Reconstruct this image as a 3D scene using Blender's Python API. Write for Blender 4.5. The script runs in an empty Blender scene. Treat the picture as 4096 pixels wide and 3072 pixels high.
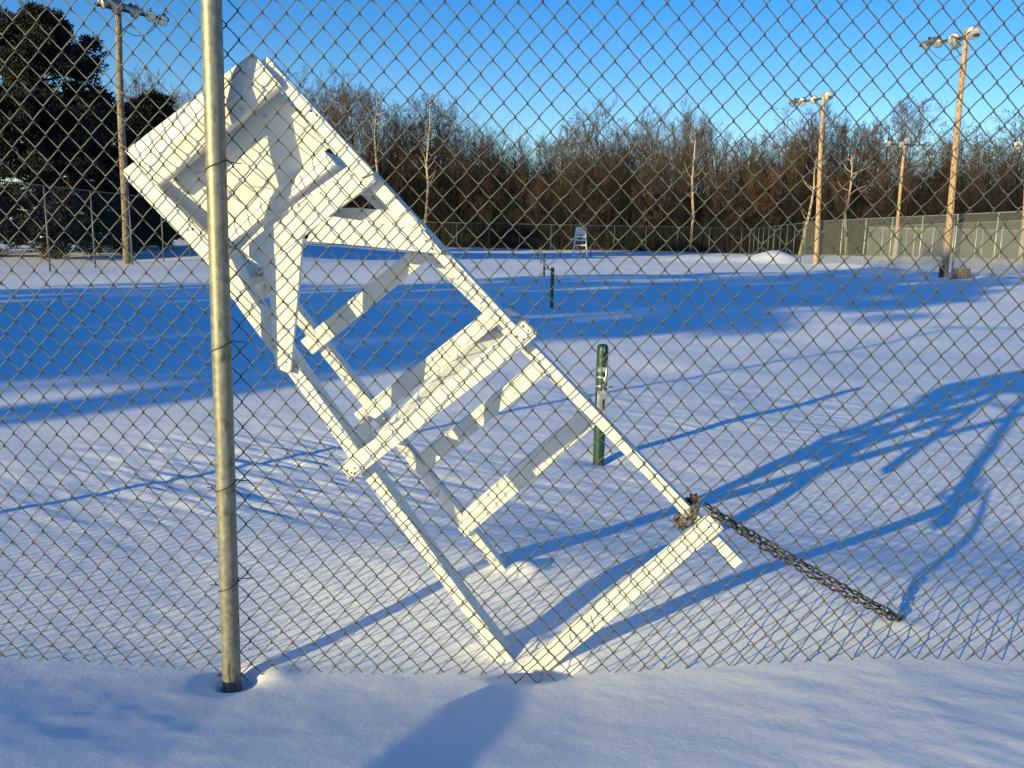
import bpy, math, random
import numpy as np
from mathutils import Vector, Matrix
rad = math.radians
RNG = np.random.default_rng(7)
random.seed(11)
SC = bpy.context.scene
COL = SC.collection

# ------------------------------------------------------------------ camera, light, sky
EYE = np.array([0.0, 0.0, 1.385])
PITCH, YAW, ROLL, FOC = rad(9.93), rad(1.7), 0.0197, 3340.0
fw = np.array([-math.sin(YAW)*math.cos(PITCH), math.cos(YAW)*math.cos(PITCH), -math.sin(PITCH)])
rt0 = np.array([math.cos(YAW), math.sin(YAW), 0.0]); up0 = np.cross(rt0, fw)
rt = rt0*math.cos(ROLL)+up0*math.sin(ROLL); up = -rt0*math.sin(ROLL)+up0*math.cos(ROLL)
cd = bpy.data.cameras.new("camera"); cam = bpy.data.objects.new("camera", cd); COL.objects.link(cam)
M = Matrix.Identity(4)
for i in range(3):
    M[i][0] = rt[i]; M[i][1] = up[i]; M[i][2] = -fw[i]; M[i][3] = EYE[i]
cam.matrix_world = M
cd.sensor_width = 36.0; cd.lens = 36.0*FOC/4096.0
cd.clip_start = 0.05; cd.clip_end = 3000
SC.camera = cam

SUN_AZ, SUN_EL = rad(42.6), rad(10.2)      # light travels towards (+sin, +cos) of this azimuth
world = bpy.data.worlds.new("World"); SC.world = world; world.use_nodes = True
wn = world.node_tree; wn.nodes.clear()
sky = wn.nodes.new("ShaderNodeTexSky"); sky.sky_type = 'NISHITA'; sky.sun_disc = False
sky.sun_elevation = SUN_EL; sky.sun_rotation = math.pi+SUN_AZ
sky.altitude = 300; sky.air_density = 1.0; sky.dust_density = 0.25; sky.ozone_density = 2.5
hs = wn.nodes.new("ShaderNodeHueSaturation"); hs.inputs['Saturation'].default_value = 1.42; hs.inputs['Hue'].default_value = 0.517
bg = wn.nodes.new("ShaderNodeBackground"); bg.inputs[1].default_value = 0.15
wo = wn.nodes.new("ShaderNodeOutputWorld")
wn.links.new(sky.outputs[0], hs.inputs['Color']); wn.links.new(hs.outputs[0], bg.inputs[0]); wn.links.new(bg.outputs[0], wo.inputs[0])
sl = bpy.data.lights.new("sun", 'SUN'); sun = bpy.data.objects.new("sun", sl); COL.objects.link(sun)
sl.energy = 5.0; sl.angle = rad(0.5); sl.color = (1.0, 0.83, 0.38)
sd = Vector((math.sin(SUN_AZ)*math.cos(SUN_EL), math.cos(SUN_AZ)*math.cos(SUN_EL), -math.sin(SUN_EL)))
sun.rotation_euler = sd.to_track_quat('-Z', 'Y').to_euler()
sun.location = (-20, -20, 30)
SC.view_settings.view_transform = 'Standard'
SC.view_settings.look = 'None'
SC.view_settings.exposure = 0.52
SC.view_settings.gamma = 1.0

# ------------------------------------------------------------------ pixel -> world (for measuring places off the photo)
def ray(x, y): return fw+rt*(x-2048.0)/FOC-up*(y-1536.0)/FOC
def at_y(x, y, Y):
    r = ray(x, y); return EYE+r*(Y/r[1])
def on_ground(x, y, z=0.0):
    r = ray(x, y); return EYE+r*((z-EYE[2])/r[2])

# ------------------------------------------------------------------ helpers
def tag(o, label=None, cat=None, group=None, kind=None):
    if label: o['label'] = label
    if cat: o['category'] = cat
    if group: o['group'] = group
    if kind: o['kind'] = kind
    return o
def thing(name, label, cat, loc=(0, 0, 0), group=None, rz=0.0):
    o = bpy.data.objects.new(name, None); COL.objects.link(o)
    o.location = loc; o.rotation_euler = (0, 0, rz); o.empty_display_size = 0.3
    return tag(o, label, cat, group)

class MB:
    """collects vertices and faces, builds ONE mesh object"""
    def __init__(s): s.v = []; s.f = []; s.n = 0; s.uv = None
    def add(s, v, f):
        v = np.asarray(v, float); s.v.append(v)
        s.f.append(np.asarray(f, int)+s.n) if len(f) else None
        s.n += len(v)
    def box(s, c, size, rot=None):
        x, y, z = (np.array(size)/2.0)
        v = np.array([(-x,-y,-z),(x,-y,-z),(x,y,-z),(-x,y,-z),(-x,-y,z),(x,-y,z),(x,y,z),(-x,y,z)])
        if rot is not None: v = v@np.array(rot).T
        s.add(v+np.array(c), [(0,3,2,1),(4,5,6,7),(0,1,5,4),(1,2,6,5),(2,3,7,6),(3,0,4,7)])
    def tube(s, pts, rads, n=8, cap=True):
        pts = np.asarray(pts, float); m = len(pts)
        rads = np.full(m, rads) if np.isscalar(rads) else np.asarray(rads, float)
        t = np.gradient(pts, axis=0); t /= np.linalg.norm(t, axis=1)[:, None]+1e-12
        ref = np.array([0, 0, 1.0]) if abs(t[0][2]) < 0.9 else np.array([1.0, 0, 0])
        u = np.cross(t[0], ref); u /= np.linalg.norm(u)
        a = np.linspace(0, 2*np.pi, n, endpoint=False)
        V = []
        for i in range(m):
            u = u-t[i]*(u@t[i]); u /= np.linalg.norm(u)+1e-12
            w = np.cross(t[i], u)
            V.append(pts[i]+rads[i]*(np.cos(a)[:, None]*u+np.sin(a)[:, None]*w))
        V = np.concatenate(V)
        F = [(i*n+j, i*n+(j+1) % n, (i+1)*n+(j+1) % n, (i+1)*n+j) for i in range(m-1) for j in range(n)]
        if cap:
            c0 = len(V); V = np.concatenate([V, pts[:1], pts[-1:]])
            F += [(c0, (j+1) % n, j, j) for j in range(n)]
            F += [(c0+1, (m-1)*n+j, (m-1)*n+(j+1) % n, (m-1)*n+(j+1) % n) for j in range(n)]
        s.add(V, F)
    def lathe(s, prof, n=20, o=(0, 0, 0), axis=(0, 0, 1)):
        """prof: list of (radius, height) along axis"""
        ax = np.array(axis, float); ax /= np.linalg.norm(ax)
        ref = np.array([0, 0, 1.0]) if abs(ax[2]) < 0.9 else np.array([1.0, 0, 0])
        u = np.cross(ref, ax); u /= np.linalg.norm(u); w = np.cross(ax, u)
        a = np.linspace(0, 2*np.pi, n, endpoint=False); V = []
        for r, h in prof: V.append(np.array(o)+ax*h+r*(np.cos(a)[:, None]*u+np.sin(a)[:, None]*w))
        V = np.concatenate(V); m = len(prof)
        s.add(V, [(i*n+j, i*n+(j+1) % n, (i+1)*n+(j+1) % n, (i+1)*n+j) for i in range(m-1) for j in range(n)])
    def segs(s, P0, P1, R0, R1, n=3):
        """many straight tapered twigs at once"""
        P0, P1 = np.asarray(P0, float), np.asarray(P1, float); k = len(P0)
        if k == 0: return
        R0, R1 = np.asarray(R0, float), np.asarray(R1, float)
        t = P1-P0; t /= np.linalg.norm(t, axis=1)[:, None]+1e-9
        ref = np.where(np.abs(t[:, 2:3]) < 0.9, np.array([[0, 0, 1.0]]), np.array([[1.0, 0, 0]]))
        u = np.cross(t, ref); u /= np.linalg.norm(u, axis=1)[:, None]; w = np.cross(t, u)
        V = np.empty((k, 2*n, 3))
        for j in range(n):
            a = 2*np.pi*j/n; d = math.cos(a)*u+math.sin(a)*w
            V[:, j] = P0+d*R0[:, None]; V[:, n+j] = P1+d*R1[:, None]
        F = np.array([(j, (j+1) % n, n+(j+1) % n, n+j) for j in range(n)])
        s.add(V.reshape(-1, 3), (F[None]+(np.arange(k)*2*n)[:, None, None]).reshape(-1, 4))
    def build(s, name, mat, parent=None, smooth=False, bevel=0.0):
        V = np.concatenate(s.v); me = bpy.data.meshes.new(name)
        F = np.concatenate([np.asarray(f).reshape(-1, 4) for f in s.f])
        tri = F[:, 3] == F[:, 2]
        cnt = np.where(tri, 3, 4); st = np.concatenate([[0], np.cumsum(cnt)[:-1]])
        mask = np.ones(F.shape, bool); mask[tri, 3] = False
        li = F[mask]
        me.vertices.add(len(V)); me.vertices.foreach_set("co", V.astype(np.float32).ravel())
        me.loops.add(len(li)); me.loops.foreach_set("vertex_index", li.astype(np.int32))
        me.polygons.add(len(F)); me.polygons.foreach_set("loop_start", st.astype(np.int32))
        me.update(calc_edges=True)
        me.polygons.foreach_set("use_smooth", np.full(len(F), bool(smooth)))
        me.materials.append(mat)
        o = bpy.data.objects.new(name, me); COL.objects.link(o)
        if parent: o.parent = parent
        if bevel > 0:
            b = o.modifiers.new("bevel", 'BEVEL'); b.width = bevel; b.segments = 2; b.limit_method = 'ANGLE'; b.angle_limit = rad(40)
            b.harden_normals = False
        return o

def kids(o): return [c for c in bpy.data.objects if c.parent == o]
def copy_tree(o, parent=None):
    c = o.copy(); COL.objects.link(c); c.parent = parent
    for ch in kids(o): copy_tree(ch, c)
    return c

# ------------------------------------------------------------------ numpy value noise
def _h(ix, iy, seed):
    n = (ix.astype(np.int64)*374761393+iy.astype(np.int64)*668265263+seed*974634777) & 0x7fffffff
    n = ((n ^ (n >> 13))*1274126177) & 0x7fffffff
    return ((n ^ (n >> 16)) & 0xffff)/65535.0
def vnoise(x, y, seed=0):
    x = np.asarray(x, float); y = np.asarray(y, float)
    ix, iy = np.floor(x), np.floor(y); fx, fy = x-ix, y-iy
    fx = fx*fx*fx*(fx*(fx*6-15)+10); fy = fy*fy*fy*(fy*(fy*6-15)+10)
    a, b = _h(ix, iy, seed), _h(ix+1, iy, seed); c, d = _h(ix, iy+1, seed), _h(ix+1, iy+1, seed)
    return (a+(b-a)*fx)*(1-fy)+(c+(d-c)*fx)*fy-0.5
def sstep(a, b, x):
    t = np.clip((np.asarray(x, float)-a)/(b-a), 0, 1); return t*t*(3-2*t)
def gauss(x, y, cx, cy, sx, sy, ang=0.0):
    c, s = math.cos(ang), math.sin(ang); dx, dy = x-cx, y-cy
    return np.exp(-(((dx*c+dy*s)/sx)**2+((-dx*s+dy*c)/sy)**2))

FY = 2.46                       # the near fence stands at this distance
CORN = (-0.03, 2.52)            # foot of the tipped chair
def ground_z(x, y):
    x = np.asarray(x, float); y = np.asarray(y, float)
    line = np.interp(x, [-8, -3, -1.7, -1.25, -0.9, -0.5, -0.2, 0.15, 0.46, 0.77, 1.1, 1.5, 3, 8],
                        [.05, .02, .004, -.008, -.018, -.008, .0, .012, .04, .07, .095, .10, .12, .1])
    near = np.exp(-((y-FY)/0.9)**2)
    z = line*near
    z = z+0.15*sstep(2.62, 1.45, y)                                 # the bank rises a little towards the viewer
    z = z+0.075*gauss(x, y, -0.25, 3.35, 0.75, 0.5)                 # drift round the chair's rear foot
    z = z+0.05*gauss(x, y, 1.5, 3.2, 1.0, 0.6)
    wide = 1-0.7*sstep(3, 1.5, y)
    z = z+wide*(0.10*vnoise(x*.13, y*.10, 1)+0.05*vnoise(x*.4+y*.1, y*.33, 2)+0.018*vnoise(x*1.3, y*1.5, 3))*sstep(2.3, 7, y)
    z = z+(0.009*vnoise(x*1.6, y*1.9, 4)+0.003*vnoise(x*5, y*5.5, 5))*(.35+.65*sstep(2.4, 3.0, y))
    # wind ripples, strongest on the left beyond the fence and around the net post
    c, s = math.cos(0.55), math.sin(0.55)
    u, v = x*c-y*s, x*s+y*c
    rip = vnoise(u*2.6+0.9*vnoise(x*1.2, y*1.2, 8), v*13+1.6*vnoise(x*2.3, y*2.3, 9), 6)+0.6*vnoise(u*6, v*30, 7)
    amt = 0.017*gauss(x, y, -1.55, 4.7, 1.1, .95)+0.009*gauss(x, y, 2.1, 7.0, 2.6, 1.1)+0.003*gauss(x, y, 0.7, 4.3, 1.7, 1.2)
    amt = amt+0.003*sstep(0.1, 1.2, x)*sstep(2.5, 2.0, y)+0.001
    z = z+amt*rip*(1+0*x)*sstep(30, 12, y)
    dd = vnoise(x*11+2*vnoise(x*3, y*3, 31), y*15, 32)
    z = z+0.003*np.clip(dd-.12, 0, 1)*sstep(2.9, 2.2, y)
    # scoops
    z = z-0.07*gauss(x, y, -0.935, 2.41, 0.065, 0.065)
    z = z+0.012*gauss(x, y, -0.80, 2.43, 0.06, 0.06)
    z = z-0.075*gauss(x, y, 0.03, 2.485, 0.10, 0.05, 0.25)
    z = z+0.022*gauss(x, y, -0.02, 2.66, 0.12, 0.07)
    z = z-0.03*gauss(x, y, 0.42, 5.18, 0.16, 0.13)
    z = z+0.03*gauss(x, y, -0.02, 3.20, 0.07, 0.06)+0.006*gauss(x, y, 1.26, 2.70, 0.09, 0.05)
    # far relief: pile at the corner, drifts along the fences
    z = z+0.70*gauss(x, y, 16.9, 60.5, 1.5, 1.5)+0.2*gauss(x, y, 15.5, 60.5, 3.0, 1.6)+0.35*gauss(x, y, 12.5, 63, 4.5, 2.5)
    z = z+0.30*gauss(x, y, 19.0, 52, 1.4, 6)+0.18*gauss(x, y, 20.0, 38, 1.2, 6)
    z = z+0.55*sstep(-8, -18, x)*sstep(34, 60, y)+0.40*sstep(70, 95, y)
    z = z+0.35*gauss(x, y, -14.8, 46, 2.6, 12)
    return z
def gz(x, y): return float(ground_z(np.array([x]), np.array([y]))[0])

# ------------------------------------------------------------------ materials
def mat(name, base=(.5, .5, .5), rough=.6, metal=0.0, spec=0.5):
    m = bpy.data.materials.new(name); m.use_nodes = True
    b = m.node_tree.nodes['Principled BSDF']
    b.inputs['Base Color'].default_value = (*base, 1); b.inputs['Roughness'].default_value = rough
    b.inputs['Metallic'].default_value = metal; b.inputs['Specular IOR Level'].default_value = spec
    return m
def noise_mat(name, c1, c2, scale=(1, 1, 1), nscale=6.0, detail=6.0, rough=(.5, .7), metal=0.0, bump=0.0, bscale=None, ramp=(.35, .65), spots=None, spec=.5, objrand=0.0):
    m = mat(name, c1, rough[0], metal, spec); t = m.node_tree; b = t.nodes['Principled BSDF']
    tc = t.nodes.new("ShaderNodeTexCoord"); mp = t.nodes.new("ShaderNodeMapping"); mp.inputs['Scale'].default_value = scale
    t.links.new(tc.outputs['Object'], mp.inputs['Vector'])
    n = t.nodes.new("ShaderNodeTexNoise"); n.inputs['Scale'].default_value = nscale; n.inputs['Detail'].default_value = detail
    t.links.new(mp.outputs[0], n.inputs['Vector'])
    r = t.nodes.new("ShaderNodeValToRGB"); r.color_ramp.elements[0].position = ramp[0]; r.color_ramp.elements[1].position = ramp[1]
    r.color_ramp.elements[0].color = (*c1, 1); r.color_ramp.elements[1].color = (*c2, 1)
    t.links.new(n.outputs['Fac'], r.inputs['Fac']); out = r.outputs[0]
    if spots:
        sc, sn, lo, hi, colr = spots
        mp2 = t.nodes.new("ShaderNodeMapping"); mp2.inputs['Scale'].default_value = sc
        t.links.new(tc.outputs['Object'], mp2.inputs['Vector'])
        n2 = t.nodes.new("ShaderNodeTexNoise"); n2.inputs['Scale'].default_value = sn; n2.inputs['Detail'].default_value = 4
        t.links.new(mp2.outputs[0], n2.inputs['Vector'])
        mr = t.nodes.new("ShaderNodeMapRange"); mr.inputs['From Min'].default_value = lo; mr.inputs['From Max'].default_value = hi
        t.links.new(n2.outputs['Fac'], mr.inputs['Value'])
        mx = t.nodes.new("ShaderNodeMix"); mx.data_type = 'RGBA'
        t.links.new(mr.outputs[0], mx.inputs['Factor']); t.links.new(out, mx.inputs['A']); mx.inputs['B'].default_value = (*colr, 1)
        out = mx.outputs['Result']
    if objrand > 0:
        oi = t.nodes.new("ShaderNodeObjectInfo"); hv = t.nodes.new("ShaderNodeHueSaturation")
        mr3 = t.nodes.new("ShaderNodeMapRange"); mr3.inputs['To Min'].default_value = 1-objrand; mr3.inputs['To Max'].default_value = 1+objrand
        t.links.new(oi.outputs['Random'], mr3.inputs['Value']); t.links.new(mr3.outputs[0], hv.inputs['Value'])
        t.links.new(out, hv.inputs['Color']); out = hv.outputs[0]
    t.links.new(out, b.inputs['Base Color'])
    mr2 = t.nodes.new("ShaderNodeMapRange"); mr2.inputs['To Min'].default_value = rough[0]; mr2.inputs['To Max'].default_value = rough[1]
    t.links.new(n.outputs['Fac'], mr2.inputs['Value']); t.links.new(mr2.outputs[0], b.inputs['Roughness'])
    if bump > 0:
        bn = t.nodes.new("ShaderNodeTexNoise"); bn.inputs['Scale'].default_value = bscale or nscale*3; bn.inputs['Detail'].default_value = 5
        t.links.new(mp.outputs[0], bn.inputs['Vector'])
        bp = t.nodes.new("ShaderNodeBump"); bp.inputs['Strength'].default_value = bump; bp.inputs['Distance'].default_value = 0.01
        t.links.new(bn.outputs['Fac'], bp.inputs['Height']); t.links.new(bp.outputs[0], b.inputs['Normal'])
    return m

def snow_material():
    m = mat("snow", (.86, .88, .92), .55, 0, .3); t = m.node_tree; b = t.nodes['Principled BSDF']
    tc = t.nodes.new("ShaderNodeTexCoord")
    def noise(s, d, rough=.6):
        n = t.nodes.new("ShaderNodeTexNoise"); n.inputs['Scale'].default_value = s; n.inputs['Detail'].default_value = d
        n.inputs['Roughness'].default_value = rough
        t.links.new(tc.outputs['Object'], n.inputs['Vector']); return n
    a = noise(7, 3, .5); c = noise(70, 5, .75); e = noise(380, 2)
    g = noise(26, 4, .7)
    ag = t.nodes.new("ShaderNodeMath"); ag.operation = 'MULTIPLY_ADD'; ag.inputs[1].default_value = .34
    t.links.new(g.outputs['Fac'], ag.inputs[0]); t.links.new(a.outputs['Fac'], ag.inputs[2])
    ad = t.nodes.new("ShaderNodeMath"); ad.operation = 'MULTIPLY_ADD'; ad.inputs[1].default_value = .26
    t.links.new(c.outputs['Fac'], ad.inputs[0]); t.links.new(ag.outputs[0], ad.inputs[2])
    ad2 = t.nodes.new("ShaderNodeMath"); ad2.operation = 'MULTIPLY_ADD'; ad2.inputs[1].default_value = .16
    t.links.new(e.outputs['Fac'], ad2.inputs[0]); t.links.new(ad.outputs[0], ad2.inputs[2])
    bp = t.nodes.new("ShaderNodeBump"); bp.inputs['Strength'].default_value = .22; bp.inputs['Distance'].default_value = 0.02
    t.links.new(ad2.outputs[0], bp.inputs['Height']); t.links.new(bp.outputs[0], b.inputs['Normal'])
    r = t.nodes.new("ShaderNodeValToRGB")
    r.color_ramp.elements[0].color = (.80, .84, .90, 1); r.color_ramp.elements[1].color = (.90, .91, .94, 1)
    t.links.new(c.outputs['Fac'], r.inputs['Fac']); t.links.new(r.outputs[0], b.inputs['Base Color'])
    # crystal glints
    v = t.nodes.new("ShaderNodeTexVoronoi"); v.inputs['Scale'].default_value = 130
    t.links.new(tc.outputs['Object'], v.inputs['Vector'])
    mr = t.nodes.new("ShaderNodeMapRange"); mr.inputs['From Min'].default_value = .985; mr.inputs['From Max'].default_value = 1.0
    mr.inputs['To Min'].default_value = .6; mr.inputs['To Max'].default_value = .12
    sp = t.nodes.new("ShaderNodeSeparateColor"); t.links.new(v.outputs['Color'], sp.inputs[0]); t.links.new(sp.outputs[0], mr.inputs['Value'])
    t.links.new(mr.outputs[0], b.inputs['Roughness'])
    return m
def mesh_fence_material(name, base, pitch, wire):
    """woven wire of the distant fences: two families of diagonal wires, open between"""
    m = mat(name, base, .5, .3); t = m.node_tree; b = t.nodes['Principled BSDF']
    tc = t.nodes.new("ShaderNodeTexCoord"); sp = t.nodes.new("ShaderNodeSeparateXYZ"); t.links.new(tc.outputs['UV'], sp.inputs[0])
    facs = []
    for op in ('ADD', 'SUBTRACT'):
        a = t.nodes.new("ShaderNodeMath"); a.operation = op
        t.links.new(sp.outputs[0], a.inputs[0]); t.links.new(sp.outputs[1], a.inputs[1])
        md = t.nodes.new("ShaderNodeMath"); md.operation = 'PINGPONG'; md.inputs[1].default_value = pitch/2
        t.links.new(a.outputs[0], md.inputs[0])
        lt = t.nodes.new("ShaderNodeMath"); lt.operation = 'LESS_THAN'; lt.inputs[1].default_value = wire/2
        t.links.new(md.outputs[0], lt.inputs[0]); facs.append(lt)
    mx = t.nodes.new("ShaderNodeMath"); mx.operation = 'MAXIMUM'
    t.links.new(facs[0].outputs[0], mx.inputs[0]); t.links.new(facs[1].outputs[0], mx.inputs[1])
    t.links.new(mx.outputs[0], b.inputs['Alpha'])
    return m

SNOW = snow_material()
GALV = noise_mat("galvanised_steel", (.17, .172, .145), (.27, .268, .225), (1, 1, 1), 45, 8, (.42, .58), .45, .05, 200, spots=((9, 9, 2.5), 6, .61, .70, (.11, .085, .06)))
WIRE = noise_mat("galvanised_wire", (.066, .075, .068), (.118, .128, .112), (1, 1, 1), 60, 4, (.45, .6), .45, spots=((1, 1, 1), 9, .58, .72, (.085, .068, .05)))
TIE = mat("dark_tie_wire", (.07, .06, .05), .6, .5)
WHITE = noise_mat("white_paint", (.68, .675, .64), (.75, .745, .71), (1, 1, 1), 14, 8, (.42, .6), 0, .18, 45,
                  spots=((1, 1, 1), 22, .655, .72, (.46, .43, .37)), spec=.4)
RUST = mat("rusty_nail", (.20, .08, .02), .8)
NAILHOLE = mat("nail_hole", (.06, .045, .03), .9)
CHAIN = noise_mat("rusty_chain", (.035, .032, .028), (.16, .115, .07), (1, 1, 1), 60, 5, (.4, .65), .55, .2, 200)
GREEN = noise_mat("dark_green_paint", (.010, .045, .028), (.016, .062, .038), (1, 1, 1), 40, 5, (.35, .5), 0, .1, 200)
STEEL = noise_mat("bright_steel", (.50, .50, .50), (.64, .64, .62), (1, 1, 1), 40, 4, (.25, .4), .8)
BLACK = mat("black_slot", (.008, .008, .008), .6)
POLEW = noise_mat("weathered_pole_wood", (.30, .185, .11), (.46, .325, .215), (3, 3, .5), 5, 8, (.75, .9), 0, .5, 20,
                  spots=((5, 5, 1.6), 3.6, .56, .62, (.085, .042, .02)))
POLEG = noise_mat("grey_pole_wood", (.15, .115, .08), (.27, .21, .15), (3, 3, .5), 5, 8, (.75, .9), 0, .5, 20, spots=((5, 5, 1.6), 3.6, .54, .61, (.05, .03, .018)))
LAMP = noise_mat("floodlight_metal", (.28, .28, .27), (.40, .40, .38), (1, 1, 1), 10, 3, (.3, .45), .7)
LENS = mat("floodlight_glass", (.62, .61, .54), .2, .7)
DARKM = mat("dark_metal", (.04, .04, .042), .5, .5)
BARK = noise_mat("shade_toned_bark", (.011, .008, .006), (.028, .019, .014), (1, 1, .3), 6, 5, (.8, .95), objrand=.45)  # bark colour darkened to carry the shade low in the wood
TWIG = noise_mat("reddish_twigs", (.040, .022, .015), (.082, .046, .031), (1, 1, 1), .5, 3, (.8, .95), objrand=.5)
PALEB = noise_mat("pale_dead_bark", (.30, .24, .18), (.46, .38, .30), (3, 3, .4), 5, 5, (.8, .95))
BRUSH = noise_mat("shade_toned_stems", (.003, .0025, .002), (.0085, .006, .0042), (1, 1, 1), .35, 3, (.85, .95))  # near-black base colour stands in for shade at the wood's foot
NEEDLE = noise_mat("pine_needles", (.004, .006, .0035), (.011, .013, .007), (1, 1, 1), .9, 4, (.7, .9))
PBARK = noise_mat("pine_bark", (.06, .042, .03), (.13, .09, .06), (2, 2, .4), 4, 5, (.8, .95))
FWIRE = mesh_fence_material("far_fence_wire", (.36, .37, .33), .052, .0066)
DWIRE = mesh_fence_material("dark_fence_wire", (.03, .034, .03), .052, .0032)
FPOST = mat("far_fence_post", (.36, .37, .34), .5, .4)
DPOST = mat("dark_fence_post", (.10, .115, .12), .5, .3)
BARREL = noise_mat("weathered_barrel", (.10, .085, .075), (.18, .15, .13), (1, 1, 1), 8, 5, (.6, .8))
GREYBOX = mat("grey_box", (.34, .33, .33), .5, .2)

# ------------------------------------------------------------------ snow
def graded(fine0, fine1, step, lo, hi, g=1.09):
    a = list(np.arange(fine0, fine1+step/2, step)); s = step
    while a[-1] < hi: s = min(s*g, 40); a.append(a[-1]+s)
    s = step; b = []
    x = fine0
    while x > lo: s = min(s*g, 40); x -= s; b.append(x)
    return np.array(b[::-1]+a)
gx = graded(-2.6, 3.6, 0.016, -700, 700, 1.045)
gy = graded(1.7, 5.6, 0.016, -500, 1500, 1.025)
X, Y = np.meshgrid(gx, gy)
Zs = ground_z(X, Y)
mb = MB(); nx, ny = len(gx), len(gy)
i = np.arange(ny-1)[:, None]*nx+np.arange(nx-1)[None]
mb.add(np.stack([X, Y, Zs], -1).reshape(-1, 3), np.stack([i, i+1, i+nx+1, i+nx], -1).reshape(-1, 4))
tag(mb.build("snow_ground", SNOW, smooth=True), kind='structure')

# ------------------------------------------------------------------ near chain-link fence
W_, V_ = 0.0681, 0.0772
NX, NZ = -0.078, 1.105
fence = thing("chain_link_fence", "close galvanised chain-link fence the whole view is seen through, with a thick steel post", "fence", (0, FY, 0))
def chain_link(x0, x1, z0, z1):
    k0, k1 = int(math.floor((x0-NX)/(W_/2))), int(math.ceil((x1-NX)/(W_/2)))
    j0, j1 = int(math.floor((z0-NZ)/(V_/2))), int(math.ceil((z1-NZ)/(V_/2)))
    d = 0.0040; n = 5; r = 0.00182
    lines = []
    for k in range(k0, k1):
        P = []
        for j in range(j0, j1):
            ca, cb = (k, k+1) if (k+j) % 2 == 0 else (k+1, k)
            xa, za, xb, zb = NX+ca*W_/2, NZ+j*V_/2, NX+cb*W_/2, NZ+(j+1)*V_/2
            sgn = 1 if cb > ca else -1
            yy = -d if sgn > 0 else d
            P.append((xa-sgn*0.0022, 0.0, za))
            for tt, b in ((.05, 0), (.11, 0), (.5, 0.0), (.89, 0), (.95, 0)):
                xx = xa+(xb-xa)*tt; zz = za+(zb-za)*tt
                if tt == .05: xx = xa-sgn*0.0002; zz = za+0.0034
                elif tt == .95: xx = xb+sgn*0.0002; zz = zb-0.0034
                else: zz += (.0012 if tt < .2 else -.0012 if tt > .8 else .0)+.0016*math.sin(k*1.7+j*2.3)*(tt == .5)
                P.append((xx, yy*(.7 if tt in (.05, .95) else 1), zz))
        lines.append(P)
    L = np.array(lines, float)                       # (wires, pts, 3)
    wx, wz = L[..., 0], L[..., 2]
    L[..., 0] += 0.010*vnoise(wx*.9, wz*.8, 21)+0.004*vnoise(wx*4, wz*3, 22)
    L[..., 2] += 0.012*vnoise(wx*.8, wz*.9, 23)+0.004*vnoise(wx*4, wz*4, 24)
    L[..., 1] += 0.012*vnoise(wx*.8, wz*.8, 25)+0.002*vnoise(wx*9, wz*9, 26)
    t = np.gradient(L, axis=1); t /= np.linalg.norm(t, axis=2)[..., None]
    u = np.cross(t, np.array([0, 1.0, 0])); u /= np.linalg.norm(u, axis=2)[..., None]
    w = np.cross(t, u)
    m = L.shape[1]; kk = L.shape[0]
    V = np.empty((kk, m, n, 3))
    for a in range(n):
        q = 2*np.pi*a/n; V[:, :, a] = L+r*(math.cos(q)*u+math.sin(q)*w)
    base = (np.arange(kk)[:, None, None]*m+np.arange(m-1)[None, :, None])*n
    a = np.arange(n)[None, None]; b = (a+1) % n
    F = np.stack([base+a, base+b, base+n+b, base+n+a], -1).reshape(-1, 4)
    o = MB(); o.add(V.reshape(-1, 3), F)
    return o
chain_link(-4.4, 4.6, -0.10, 3.0).build("wire_mesh", WIRE, fence, smooth=True)
POSTX = (-3.99, -0.935, 2.12)
for k, px in enumerate(POSTX):
    m_ = MB()
    dx = 0.0
    if k == 1:   # the one in view leans slightly
        top = at_y(847, 0, FY-.033)[0]; bot = at_y(930, 2760, FY-.033)[0]; zt_ = at_y(847, 0, FY-.033)[2]
        f_ = lambda z: bot+(top-bot)*(z+.06)/(zt_+.06)
    else: f_ = lambda z: px
    zz = np.linspace(-0.5, 3.02, 60)
    m_.tube([(f_(z), -.037, z) for z in zz], .0285, 28)
    m_.lathe([(.0315, 0), (.0315, .03), (.024, .05), (.008, .06), (0.0001, .061)], 20, (f_(3.02), -.037, 3.01))
    m_.build("post", GALV, fence, smooth=True)
    for z in (.30, .62, 1.05, 1.57, 2.2, 2.7):
        tw = MB(); c = f_(z); a = np.linspace(-2.5, 2.5, 22) if k == 1 else np.linspace(-2.4, 2.4, 16)
        pts = [(c+.0305*math.sin(q), -.037-.0305*math.cos(q), z+.010*math.sin(q*.9)+.004*q) for q in a]
        pts = [(c-.075, .004, z-.016), (c-.045, -.005, z-.014)]+pts+[(c+.04, -.005, z+.012), (c+.06, .004, z+.012)]
        tw.tube(pts, .0017, 6); tw.build("tie_wire", TIE, fence, smooth=True)
tr_ = MB(); tr_.tube([(-4.4, -.012, 2.99), (4.6, -.012, 2.99)], .021, 16); tr_.build("top_rail", GALV, fence, smooth=True)

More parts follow.
